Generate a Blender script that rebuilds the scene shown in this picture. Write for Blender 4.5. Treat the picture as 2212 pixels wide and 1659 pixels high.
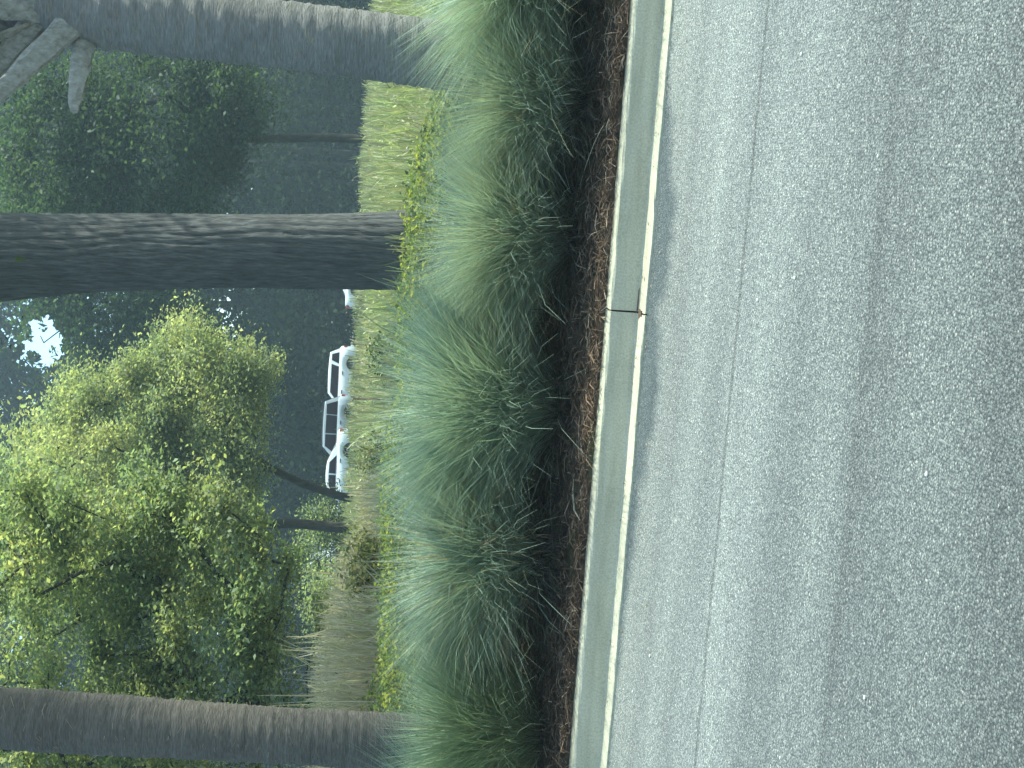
import bpy, math, random
import numpy as np
from mathutils import Matrix, Vector

sc = bpy.context.scene
for o in list(bpy.data.objects):
    bpy.data.objects.remove(o)
col = sc.collection
R = math.radians

# ------------------------------------------------------------------ camera
# phone held sideways: the picture's left side is the sky side
FOC, PITCH, ROLL, EYE = 3000 / 2212 * 36, math.atan(368 / 3000), R(3), 1.3
fwd = Vector((0, math.cos(PITCH), -math.sin(PITCH)))
rgt = Vector((1, 0, 0))
dwn = Vector((0, -math.sin(PITCH), -math.cos(PITCH)))
cu = rgt * math.cos(ROLL) - dwn * math.sin(ROLL)
cw = rgt * math.sin(ROLL) + dwn * math.cos(ROLL)
cam = bpy.data.cameras.new("camera")
cam.sensor_width, cam.sensor_fit = 36, 'HORIZONTAL'
cam.lens, cam.clip_start, cam.clip_end = FOC, 0.05, 2000
co = bpy.data.objects.new("camera", cam)
col.objects.link(co)
M = Matrix.Identity(4)
for i in range(3):
    M[i][0], M[i][1], M[i][2] = cw[i], cu[i], -fwd[i]
M[2][3] = EYE
co.matrix_world = M
sc.camera = co

# ------------------------------------------------------------------ light
SUN_EL = R(54)
SUN_H = Vector((0.99, 0.10)).normalized()
sun_dir = Vector((SUN_H.x * math.cos(SUN_EL), SUN_H.y * math.cos(SUN_EL), math.sin(SUN_EL)))
w = bpy.data.worlds.new("World")
sc.world = w
w.use_nodes = True
nt = w.node_tree
sky = nt.nodes.new('ShaderNodeTexSky')
sky.sky_type = 'NISHITA'
sky.sun_disc = False
sky.sun_elevation = SUN_EL
sky.sun_rotation = math.atan2(SUN_H.x, SUN_H.y)
sky.air_density, sky.dust_density, sky.ozone_density = 1.0, 1.5, 1.0
nt.links.new(sky.outputs[0], nt.nodes['Background'].inputs[0])
nt.nodes['Background'].inputs[1].default_value = 0.15
sl = bpy.data.lights.new("sun", 'SUN')
sl.energy, sl.angle, sl.color = 3.5, R(0.55), (1.0, 0.95, 0.86)
so = bpy.data.objects.new("sun", sl)
col.objects.link(so)
so.rotation_euler = sun_dir.to_track_quat('Z', 'Y').to_euler()
vs = sc.view_settings
vs.view_transform, vs.look, vs.gamma, vs.exposure = 'Standard', 'None', 1.0, 1.48
vs.use_curve_mapping = False
vs.use_white_balance = True
vs.white_balance_temperature, vs.white_balance_tint = 6300, -11
sc.cycles.max_bounces, sc.cycles.diffuse_bounces, sc.cycles.transmission_bounces = 6, 3, 4
sc.cycles.volume_bounces = 0
sc.cycles.use_denoising = True

# ------------------------------------------------------------------ helpers
def link(o, parent=None):
    col.objects.link(o)
    if parent is not None:
        o.parent = parent
    return o

def tag(o, label=None, cat=None, group=None, kind=None):
    for k, v in (("label", label), ("category", cat), ("group", group), ("kind", kind)):
        if v:
            o[k] = v
    return o

def empty(name, loc=(0, 0, 0), rz=0.0, parent=None):
    o = bpy.data.objects.new(name, None)
    o.empty_display_size = 0.1
    o.location, o.rotation_euler = loc, (0, 0, rz)
    return link(o, parent)

def mesh_obj(name, V, F, mat, parent=None, tint=None, smooth=False):
    """V (n,3), F (m,3|4) arrays -> one mesh object"""
    V = np.asarray(V, dtype=np.float32).reshape(-1, 3)
    F = np.asarray(F, dtype=np.int32)
    m = bpy.data.meshes.new(name)
    k = F.shape[1]
    m.vertices.add(len(V)); m.vertices.foreach_set("co", V.ravel())
    m.loops.add(F.size); m.loops.foreach_set("vertex_index", F.ravel())
    m.polygons.add(len(F)); m.polygons.foreach_set("loop_start", np.arange(0, F.size, k, dtype=np.int32))
    if smooth:
        m.polygons.foreach_set("use_smooth", np.ones(len(F), dtype=bool))
    m.update(calc_edges=True)
    if tint is not None:
        a = m.color_attributes.new("tint", 'FLOAT_COLOR', 'POINT')
        c = np.ones((len(V), 4), dtype=np.float32); c[:, :3] = tint
        a.data.foreach_set("color", c.ravel())
    m.materials.append(mat)
    return link(bpy.data.objects.new(name, m), parent)

def poly_obj(name, V, F, mat, parent=None, bevel=0.0, smooth=False):
    m = bpy.data.meshes.new(name)
    m.from_pydata([tuple(v) for v in V], [], [tuple(f) for f in F])
    m.update()
    if smooth:
        for p in m.polygons:
            p.use_smooth = True
    m.materials.append(mat)
    o = link(bpy.data.objects.new(name, m), parent)
    if bevel:
        b = o.modifiers.new("bevel", 'BEVEL'); b.width, b.segments = bevel, 2
    return o

def box(x0, x1, y0, y1, z0, z1):
    V = [(x, y, z) for x in (x0, x1) for y in (y0, y1) for z in (z0, z1)]
    F = [(0, 1, 3, 2), (4, 6, 7, 5), (0, 4, 5, 1), (2, 3, 7, 6), (0, 2, 6, 4), (1, 5, 7, 3)]
    return V, F

def grid_faces(nu, nv, closed=False):
    f = []
    for i in range(nu - 1):
        for j in range(nv if closed else nv - 1):
            j2 = (j + 1) % nv
            f.append((i * nv + j, i * nv + j2, (i + 1) * nv + j2, (i + 1) * nv + j))
    return f

def tube(points, radii, n=8):
    """swept tapered tube, returns V, F"""
    P = [Vector(p) for p in points]
    V, up = [], Vector((0.31, 0.95, 0.05)).normalized()
    for i, p in enumerate(P):
        d = (P[min(i + 1, len(P) - 1)] - P[max(i - 1, 0)]).normalized()
        a = d.cross(up)
        if a.length < 1e-3:
            a = d.cross(Vector((1, 0, 0)))
        a.normalize(); b = d.cross(a)
        for k in range(n):
            t = 2 * math.pi * k / n
            V.append(p + (a * math.cos(t) + b * math.sin(t)) * radii[i])
    return V, grid_faces(len(P), n, True)

class MB:
    def __init__(s): s.V, s.F = [], []
    def add(s, V, F):
        n = len(s.V); s.V += [tuple(v) for v in V]
        s.F += [tuple(i + n for i in f) for f in F]
    def obj(s, name, mat, parent=None, smooth=False, bevel=0): return poly_obj(name, s.V, s.F, mat, parent, bevel, smooth)

def ribbons(P, W, S):
    """P (B,K,3) centre lines, W (B,K) widths, S (B,K,3) side vectors -> V, F"""
    B, K, _ = P.shape
    h = (W[..., None] * 0.5) * S
    V = np.stack([P - h, P + h], axis=2).reshape(-1, 3)
    b = (np.arange(B) * K * 2)[:, None]; k = (np.arange(K - 1) * 2)[None]
    i = b + k
    F = np.stack([i, i + 1, i + 3, i + 2], axis=2).reshape(-1, 4)
    return V, F

def leaves(C, size, rng, flat=0.35, aspect=0.55):
    """one rhombic leaf per centre; C (n,3), size (n,)"""
    n = len(C)
    a = rng.normal(size=(n, 3)); a /= np.linalg.norm(a, axis=1)[:, None]
    nrm = rng.normal(size=(n, 3)); nrm[:, 2] = np.abs(nrm[:, 2]) + flat * 2
    b = np.cross(nrm, a); b /= np.linalg.norm(b, axis=1)[:, None] + 1e-9
    a = np.cross(b, nrm); a /= np.linalg.norm(a, axis=1)[:, None] + 1e-9
    s = size[:, None]
    fold = nrm / np.linalg.norm(nrm, axis=1)[:, None] * s * 0.10
    V = np.stack([C - a * s * .5, C + b * s * aspect * .5 + fold - a * s * .08, C + a * s * .5, C - b * s * aspect * .5 + fold - a * s * .08], axis=1).reshape(-1, 3)
    F = np.arange(n * 4).reshape(-1, 4)
    return V, F

# ------------------------------------------------------------------ materials
def new_mat(name):
    m = bpy.data.materials.new(name); m.use_nodes = True
    n = m.node_tree.nodes; return m, n, m.node_tree.links, n['Principled BSDF']

def nd(nodes, t, **kw):
    n = nodes.new(t)
    for k, v in kw.items():
        setattr(n, k, v)
    return n

def ramp(nodes, stops):
    r = nodes.new('ShaderNodeValToRGB')
    e = r.color_ramp.elements
    while len(e) < len(stops):
        e.new(0.5)
    for el, (p, c) in zip(e, stops):
        el.position = p; el.color = (*c, 1) if len(c) == 3 else c
    return r

def plain(name, c, rough=0.6, metal=0.0, var=0.12, scale=6.0, coat=0.0, bump=0.0, spec=0.5):
    m, n, l, p = new_mat(name)
    tc = nd(n, 'ShaderNodeTexCoord'); ns = nd(n, 'ShaderNodeTexNoise')
    ns.inputs['Scale'].default_value = scale; ns.inputs['Detail'].default_value = 6
    l.new(tc.outputs['Object'], ns.inputs['Vector'])
    lo = tuple(x * (1 - var) for x in c); hi = tuple(min(1, x * (1 + var)) for x in c)
    r = ramp(n, [(0.3, lo), (0.7, hi)])
    l.new(ns.outputs[0], r.inputs[0]); l.new(r.outputs[0], p.inputs['Base Color'])
    p.inputs['Roughness'].default_value = rough; p.inputs['Metallic'].default_value = metal
    p.inputs['Coat Weight'].default_value = coat
    p.inputs['Specular IOR Level'].default_value = spec
    if bump:
        b = nd(n, 'ShaderNodeBump'); b.inputs['Strength'].default_value = bump; b.inputs['Distance'].default_value = 0.01
        l.new(ns.outputs[0], b.inputs['Height']); l.new(b.outputs[0], p.inputs['Normal'])
    return m

def foliage_mat(name, trans=0.35, rough=0.5, spec=0.25, gain=1.5):
    m, n, l, p = new_mat(name)
    at = nd(n, 'ShaderNodeAttribute', attribute_name='tint')
    l.new(at.outputs['Color'], p.inputs['Base Color'])
    p.inputs['Roughness'].default_value = rough
    p.inputs['Specular IOR Level'].default_value = spec
    tr = nd(n, 'ShaderNodeBsdfTranslucent'); mx = nd(n, 'ShaderNodeMixShader')
    g = nd(n, 'ShaderNodeMix', data_type='RGBA', blend_type='MULTIPLY')
    g.inputs[0].default_value = 1
    l.new(at.outputs['Color'], g.inputs[6]); g.inputs[7].default_value = (gain, gain * 1.0, gain * 0.6, 1)
    l.new(g.outputs[2], tr.inputs[0])
    mx.inputs[0].default_value = trans
    l.new(p.outputs[0], mx.inputs[1]); l.new(tr.outputs[0], mx.inputs[2])
    l.new(mx.outputs[0], n['Material Output'].inputs[0])
    return m

MAT = {}
MAT['grass'] = foliage_mat('grass_blade', 0.30, 0.45, 0.3)
MAT['dry'] = foliage_mat('dry_blade', 0.15, 0.7, 0.1, 1.1)
MAT['leaf'] = foliage_mat('tree_leaf', 0.52, 0.55, 0.25, 1.5)
MAT['shaded_leaf'] = foliage_mat('wood_leaf', 0.15, 1.0, 0.0, 1.1)
MAT['needle'] = foliage_mat('pine_straw', 0.05, 0.8, 0.1, 1.0)

def asphalt():
    m, n, l, p = new_mat('asphalt')
    tc = nd(n, 'ShaderNodeTexCoord'); sep = nd(n, 'ShaderNodeSeparateXYZ')
    l.new(tc.outputs['Object'], sep.inputs[0])
    vo = nd(n, 'ShaderNodeTexVoronoi'); vo.inputs['Scale'].default_value = 150
    l.new(tc.outputs['Object'], vo.inputs['Vector'])
    vs2 = nd(n, 'ShaderNodeSeparateColor'); l.new(vo.outputs['Color'], vs2.inputs[0])
    stone = ramp(n, [(0.0, (.10, .107, .107)), (0.30, (.148, .157, .155)), (0.62, (.198, .208, .203)), (0.93, (.27, .274, .262)), (1.0, (.42, .41, .38))])
    l.new(vs2.outputs[0], stone.inputs[0])
    # binder in the pits between stones
    de = nd(n, 'ShaderNodeMath', operation='GREATER_THAN'); de.inputs[1].default_value = 0.62
    l.new(vo.outputs['Distance'], de.inputs[0])
    fine = nd(n, 'ShaderNodeTexNoise'); fine.inputs['Scale'].default_value = 160; fine.inputs['Detail'].default_value = 3
    l.new(tc.outputs['Object'], fine.inputs['Vector'])
    m1 = nd(n, 'ShaderNodeMix', data_type='RGBA'); l.new(de.outputs[0], m1.inputs[0])
    l.new(stone.outputs[0], m1.inputs[6]); m1.inputs[7].default_value = (.095, .10, .103, 1)
    fr = ramp(n, [(0.3, (.62, .62, .62)), (0.7, (1.3, 1.3, 1.3))]); l.new(fine.outputs[0], fr.inputs[0])
    m2 = nd(n, 'ShaderNodeMix', data_type='RGBA', blend_type='MULTIPLY'); m2.inputs[0].default_value = 1
    l.new(m1.outputs[2], m2.inputs[6]); l.new(fr.outputs[0], m2.inputs[7])
    # broad worn patches, stretched along the road
    mp = nd(n, 'ShaderNodeMapping'); mp.inputs['Scale'].default_value = (0.35, 2.2, 1)
    l.new(tc.outputs['Object'], mp.inputs[0])
    big = nd(n, 'ShaderNodeTexNoise'); big.inputs['Scale'].default_value = 1.1; big.inputs['Detail'].default_value = 7
    l.new(mp.outputs[0], big.inputs['Vector'])
    br = ramp(n, [(0.28, (.78, .78, .79)), (0.7, (1.2, 1.2, 1.18))]); l.new(big.outputs[0], br.inputs[0])
    m3 = nd(n, 'ShaderNodeMix', data_type='RGBA', blend_type='MULTIPLY'); m3.inputs[0].default_value = 1
    l.new(m2.outputs[2], m3.inputs[6]); l.new(br.outputs[0], m3.inputs[7])
    wob = nd(n, 'ShaderNodeTexNoise'); wob.inputs['Scale'].default_value = 5; wob.inputs['Detail'].default_value = 8
    l.new(tc.outputs['Object'], wob.inputs['Vector'])
    def math2(op, a, b):
        q = nd(n, 'ShaderNodeMath', operation=op)
        for i, x in enumerate((a, b)):
            if isinstance(x, (int, float)): q.inputs[i].default_value = x
            else: l.new(x, q.inputs[i])
        return q.outputs[0]
    wv = math2('MULTIPLY', math2('SUBTRACT', wob.outputs[0], 0.5), 0.10)
    t = math2('ADD', sep.outputs[1], wv)
    prev = m3.outputs[2]
    def darken(mask, colr, prev):
        q = nd(n, 'ShaderNodeMix', data_type='RGBA', blend_type='MULTIPLY'); l.new(mask, q.inputs[0])
        l.new(prev, q.inputs[6]); q.inputs[7].default_value = (*colr, 1)
        return q.outputs[2]
    # paving seams
    for tc0, wd, dk in ((-1.49, 0.014, .60), (-2.66, 0.03, .86)):
        d = math2('ABSOLUTE', math2('SUBTRACT', math2('ADD', sep.outputs[1], math2('MULTIPLY', wv, .3)), tc0), 0)
        mr = nd(n, 'ShaderNodeMapRange'); l.new(d, mr.inputs[0])
        mr.inputs[1].default_value, mr.inputs[2].default_value, mr.inputs[3].default_value, mr.inputs[4].default_value = wd * .3, wd * 1.6, 1, 0
        prev = darken(mr.outputs[0], (dk, dk, dk), prev)
    # silt and damp staining beside the gutter
    wn = nd(n, 'ShaderNodeTexNoise'); wn.noise_dimensions = '1D'; wn.inputs['Scale'].default_value = 2.6; wn.inputs['Detail'].default_value = 7
    l.new(sep.outputs[0], wn.inputs['W'])
    g2 = nd(n, 'ShaderNodeMapRange', interpolation_type='SMOOTHSTEP'); l.new(sep.outputs[0], g2.inputs[0])
    g2.inputs[1].default_value, g2.inputs[2].default_value, g2.inputs[3].default_value, g2.inputs[4].default_value = 0.2, 2.1, 0, 1
    g3 = nd(n, 'ShaderNodeMapRange', interpolation_type='SMOOTHSTEP'); l.new(sep.outputs[0], g3.inputs[0])
    g3.inputs[1].default_value, g3.inputs[2].default_value, g3.inputs[3].default_value, g3.inputs[4].default_value = 2.5, 3.3, 1, 0
    wide = math2('MULTIPLY', math2('MULTIPLY', g2.outputs[0], g3.outputs[0]), math2('MULTIPLY', wn.outputs[0], .66))
    edge = math2('ADD', t, math2('ADD', wide, .10))       # > 0 inside the stain
    mr = nd(n, 'ShaderNodeMapRange'); l.new(edge, mr.inputs[0])
    mr.inputs[1].default_value, mr.inputs[2].default_value, mr.inputs[3].default_value, mr.inputs[4].default_value = -.05, .10, 0, 1
    prev = darken(mr.outputs[0], (.42, .47, .53), prev)
    # viewing-angle falloff painted into the asphalt colour, darker farther from the kerb
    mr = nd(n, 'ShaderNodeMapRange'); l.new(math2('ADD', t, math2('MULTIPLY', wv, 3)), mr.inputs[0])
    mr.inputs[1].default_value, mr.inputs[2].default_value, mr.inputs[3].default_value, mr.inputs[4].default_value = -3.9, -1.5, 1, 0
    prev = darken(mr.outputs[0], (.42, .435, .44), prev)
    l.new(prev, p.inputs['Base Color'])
    p.inputs['Roughness'].default_value = .75
    p.inputs['Specular IOR Level'].default_value = .35
    bp = nd(n, 'ShaderNodeBump'); bp.inputs['Strength'].default_value = .9; bp.inputs['Distance'].default_value = .004
    inv = math2('SUBTRACT', math2('MULTIPLY', fine.outputs[0], .5), vo.outputs['Distance'])
    l.new(inv, bp.inputs['Height']); l.new(bp.outputs[0], p.inputs['Normal'])
    return m
MAT['asphalt'] = asphalt()

def concrete():
    m, n, l, p = new_mat('concrete')
    tc = nd(n, 'ShaderNodeTexCoord')
    mp = nd(n, 'ShaderNodeMapping'); mp.inputs['Scale'].default_value = (.7, 3, 6); l.new(tc.outputs['Object'], mp.inputs[0])
    a = nd(n, 'ShaderNodeTexNoise'); a.inputs['Scale'].default_value = 3; a.inputs['Detail'].default_value = 9; l.new(mp.outputs[0], a.inputs['Vector'])
    b = nd(n, 'ShaderNodeTexNoise'); b.inputs['Scale'].default_value = 120; b.inputs['Detail'].default_value = 4; l.new(tc.outputs['Object'], b.inputs['Vector'])
    r = ramp(n, [(.25, (.33, .305, .225)), (.5, (.425, .395, .30)), (.8, (.50, .465, .36))]); l.new(a.outputs[0], r.inputs[0])
    r2 = ramp(n, [(.3, (.8, .8, .8)), (.7, (1.1, 1.1, 1.1))]); l.new(b.outputs[0], r2.inputs[0])
    mx = nd(n, 'ShaderNodeMix', data_type='RGBA', blend_type='MULTIPLY'); mx.inputs[0].default_value = 1
    l.new(r.outputs[0], mx.inputs[6]); l.new(r2.outputs[0], mx.inputs[7]); l.new(mx.outputs[2], p.inputs['Base Color'])
    p.inputs['Roughness'].default_value = .85
    bp = nd(n, 'ShaderNodeBump'); bp.inputs['Strength'].default_value = .35; bp.inputs['Distance'].default_value = .003
    l.new(b.outputs[0], bp.inputs['Height']); l.new(bp.outputs[0], p.inputs['Normal'])
    return m
MAT['concrete'] = concrete()

def bark(name, stops, stretch, scale, bump, dist):
    m, n, l, p = new_mat(name)
    tc = nd(n, 'ShaderNodeTexCoord'); mp = nd(n, 'ShaderNodeMapping'); mp.inputs['Scale'].default_value = stretch
    l.new(tc.outputs['Object'], mp.inputs[0])
    a = nd(n, 'ShaderNodeTexNoise'); a.inputs['Scale'].default_value = scale; a.inputs['Detail'].default_value = 8; a.inputs['Roughness'].default_value = .65
    l.new(mp.outputs[0], a.inputs['Vector'])
    b = nd(n, 'ShaderNodeTexNoise'); b.inputs['Scale'].default_value = 2.5; b.inputs['Detail'].default_value = 5; l.new(tc.outputs['Object'], b.inputs['Vector'])
    ad = nd(n, 'ShaderNodeMath', operation='MULTIPLY_ADD'); ad.inputs[1].default_value = .45; l.new(b.outputs[0], ad.inputs[0])
    sb = nd(n, 'ShaderNodeMath', operation='SUBTRACT'); sb.inputs[1].default_value = .225; l.new(a.outputs[0], sb.inputs[0]); l.new(sb.outputs[0], ad.inputs[2])
    r = ramp(n, stops); l.new(ad.outputs[0], r.inputs[0]); l.new(r.outputs[0], p.inputs['Base Color'])
    p.inputs['Roughness'].default_value = .9; p.inputs['Specular IOR Level'].default_value = .2
    bp = nd(n, 'ShaderNodeBump'); bp.inputs['Strength'].default_value = bump; bp.inputs['Distance'].default_value = dist
    l.new(a.outputs[0], bp.inputs['Height']); l.new(bp.outputs[0], p.inputs['Normal'])
    return m
MAT['palm_bark'] = bark('palm_bark', [(.25, (.12, .112, .105)), (.5, (.185, .175, .165)), (.75, (.27, .255, .24))], (9, 9, 60), 2.2, 1.0, .010)
MAT['brown_palm_bark'] = bark('brown_palm_bark', [(.25, (.075, .062, .052)), (.5, (.12, .105, .092)), (.75, (.19, .165, .145))], (9, 9, 60), 2.2, 1.0, .010)
MAT['oak_bark'] = bark('oak_bark', [(.3, (.075, .074, .075)), (.55, (.125, .124, .122)), (.8, (.20, .198, .192))], (30, 30, 3.2), 1.8, 1.0, .035)
MAT['wood_bark'] = bark('limb_bark', [(.3, (.022, .02, .018)), (.7, (.065, .058, .05))], (9, 9, 3), 1.5, .7, .03)
MAT['boot'] = bark('palm_boot', [(.25, (.13, .12, .105)), (.5, (.27, .255, .235)), (.8, (.40, .385, .36))], (14, 14, 7), 3.2, .9, .012)
MAT['soil'] = plain('leaf_litter_soil', (.075, .055, .040), .95, 0, .5, 14, bump=.8)

def ground_mat():
    m, n, l, p = new_mat('field_soil')
    tc = nd(n, 'ShaderNodeTexCoord')
    a = nd(n, 'ShaderNodeTexNoise'); a.inputs['Scale'].default_value = 1.3; a.inputs['Detail'].default_value = 10; l.new(tc.outputs['Object'], a.inputs['Vector'])
    r = ramp(n, [(.3, (.045, .040, .025)), (.5, (.075, .08, .035)), (.7, (.13, .12, .065))]); l.new(a.outputs[0], r.inputs[0])
    l.new(r.outputs[0], p.inputs['Base Color']); p.inputs['Roughness'].default_value = .95
    return m
MAT['ground'] = ground_mat()

# ------------------------------------------------------------------ kerb frame
KX, KY, KA = -1.756, 6.329, R(8.75)
E_, N_ = Vector((math.cos(KA), -math.sin(KA))), Vector((math.sin(KA), math.cos(KA)))
def W2(s, t): return KX + E_.x * s + N_.x * t, KY + E_.y * s + N_.y * t
def ST(x, y): dx, dy = x - KX, y - KY; return dx * E_.x + dy * E_.y, dx * N_.x + dy * N_.y
def gz(t):
    return float(np.interp(t, [-1, 0.0, .115, .13, .35, .8, 2, 6, 60, 400], [-.06, -.06, -.06, .135, .165, .20, .21, .22, .36, .6]))
def in_kerb(o):
    o.location = (KX, KY, 0); o.rotation_euler = (0, 0, -KA); return o

# ground: one sheet, in the kerb frame
ss = np.concatenate([np.linspace(-300, -6, 20), np.linspace(-5, 8, 53), np.linspace(9, 300, 20)])
ts = np.concatenate([np.linspace(-300, -1, 12), [0.0, .115, .13, .2, .28, .35, .45, .55, .65, .8, 1.0, 1.3, 1.7, 2.2, 3, 4, 6, 9, 14, 22, 35, 55, 80, 130, 200, 300]])
rng = np.random.default_rng(3)
GV = []
for s in ss:
    for t in ts:
        z = gz(t)
        if .14 < t < 3 and -6 < s < 9:
            z += rng.normal() * .010
        GV.append((s, t, z))
g = in_kerb(mesh_obj('ground', GV, grid_faces(len(ss), len(ts)), MAT['ground'], smooth=True)); g['kind'] = 'structure'
# mulch bed lies on it
s2 = np.linspace(-6, 9, 151); t2 = np.linspace(.09, 2.4, 34)
MV = []
for s in s2:
    for t in t2:
        z = gz(max(t, .13)) + .012 + .012 * math.sin(s * 7 + t * 5) * math.sin(s * 2.3 - t * 9) + rng.normal() * .004
        if t < .1: z = .10
        MV.append((s, t, z))
mb = in_kerb(mesh_obj('mulch_bed', MV, grid_faces(len(s2), len(t2)), MAT['soil'], smooth=True)); mb['kind'] = 'structure'
# road
RV = [(s, t, 0.0) for s in np.linspace(-300, 300, 31) for t in (-14, -8, -5, -3.5, -2, -1, -.5, -.095)]
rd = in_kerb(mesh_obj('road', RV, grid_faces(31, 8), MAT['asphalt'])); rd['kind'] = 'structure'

# kerb sections with an open joint between them
kerb = in_kerb(empty('kerb')); kerb['kind'] = 'structure'
def kerb_section(s0, s1, seed):
    rr = random.Random(seed)
    prof = [(-.098, -.05), (-.098, .010), (-.092, .014), (-.004, .020), (.006, .026), (.010, .134), (.012, .141), (.017, .145), (.112, .146), (.118, .14), (.118, -.05)]
    n = max(3, int((s1 - s0) / .06))
    V = []
    for i in range(n + 1):
        s = s0 + (s1 - s0) * i / n
        for j, (t, z) in enumerate(prof):
            k = .0025 if 1 < j < 9 else 0
            tt = t + rr.uniform(-k, k)
            if j in (0, 1, 2): tt += .009 * math.sin(s * 9 + 1.3) * math.sin(s * 3.1) + (rr.uniform(-.004, .004))
            if j in (0, 1) : tt = min(tt, V[-1][1]) if j == 1 else tt
            V.append((s, tt, z + rr.uniform(-k, k) * .6))
    F = grid_faces(n + 1, len(prof))
    F.append(tuple(range(len(prof)))); F.append(tuple((n) * len(prof) + j for j in reversed(range(len(prof)))))
    poly_obj('kerb_section', V, F, MAT['concrete'], kerb)
JT = 2.125
edges = [JT - 3.05 * k for k in range(4, -1, -1)] + [JT + 3.05 * k for k in range(1, 4)]
for i in range(len(edges) - 1):
    kerb_section(edges[i] + .004, edges[i + 1] - .004, 20 + i)
mv = MB()   # dirt lodged in the joint and the chipped corner
mv.add(*box(JT - .012, JT + .012, -.06, .004, .012, .0205)); 
mv.add([(JT - .03, -.012, .0212), (JT + .016, -.005, .0212), (JT + .02, -.03, .0212), (JT - .01, -.04, .0212)], [(0, 1, 2, 3)])
mv.add([(JT, .004, .028), (JT + .012, -.002, .022), (JT + .11, -.001, .0235), (JT + .10, .0045, .0265)], [(0, 1, 2, 3)])
jd = mv.obj('joint_dirt', plain('rust_dirt', (.10, .055, .035), .9, 0, .4, 60), kerb)

# ------------------------------------------------------------------ cars
def paint(name, c): return plain(name, c, .25, 0, .03, 1.5, coat=.6)
MAT['white_paint'] = paint('white_paint', (.70, .72, .73))
MAT['silver_paint'] = paint('pale_paint', (.34, .37, .40))
MAT['glass'] = plain('tinted_glass', (.012, .006, .009), .15, 0, .1, 2, spec=.12)
MAT['rubber'] = plain('rubber', (.018, .018, .019), .8, 0, .2, 20)
MAT['rim'] = plain('rim_metal', (.42, .43, .45), .35, .8, .1, 9)
MAT['trim'] = plain('dark_trim', (.02, .02, .022), .55, 0, .2, 12)
MAT['red'] = plain('tail_lamp', (.35, .02, .02), .2, 0, .1, 5, coat=.5)
MAT['lamp'] = plain('head_lamp', (.7, .72, .74), .1, 0, .05, 5, coat=.8)

def wheel(parent, x, y, r, side):
    prof = [(.60, -.11), (.93, -.11), (1.0, -.07), (1.0, .07), (.93, .11), (.60, .11)]
    V = []; n = 24
    for i in range(n):
        a = 2 * math.pi * i / n
        for q, yy in prof: V.append((x + q * r * math.cos(a), y + yy, r + q * r * math.sin(a)))
    F = [(i * 6 + j, i * 6 + (j + 1) % 6, ((i + 1) % n) * 6 + (j + 1) % 6, ((i + 1) % n) * 6 + j) for i in range(n) for j in range(6)]
    wv = empty('wheel', parent=parent)
    poly_obj('tyre', V, F, MAT['rubber'], wv, smooth=False)
    b = MB(); yo = y + side * .085
    for k in range(5):
        a = 2 * math.pi * k / 5 + .3
        p = [(.12, -.30), (.62, -.16), (.62, .16), (.12, .30)]
        Vq = []
        for dy in (0, -side * .03):
            for rr, da in p:
                Vq.append((x + rr * r * math.cos(a + da), yo + dy, r + rr * r * math.sin(a + da)))
        b.add(Vq, [(0, 1, 2, 3), (4, 7, 6, 5), (0, 4, 5, 1), (1, 5, 6, 2), (2, 6, 7, 3), (3, 7, 4, 0)])
    hub = [(x + .2 * r * math.cos(2 * math.pi * i / 12), yo + side * .004, r + .2 * r * math.sin(2 * math.pi * i / 12)) for i in range(12)]
    b.add(hub, [tuple(range(12))])
    b.obj('rim', MAT['rim'], wv)

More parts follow.
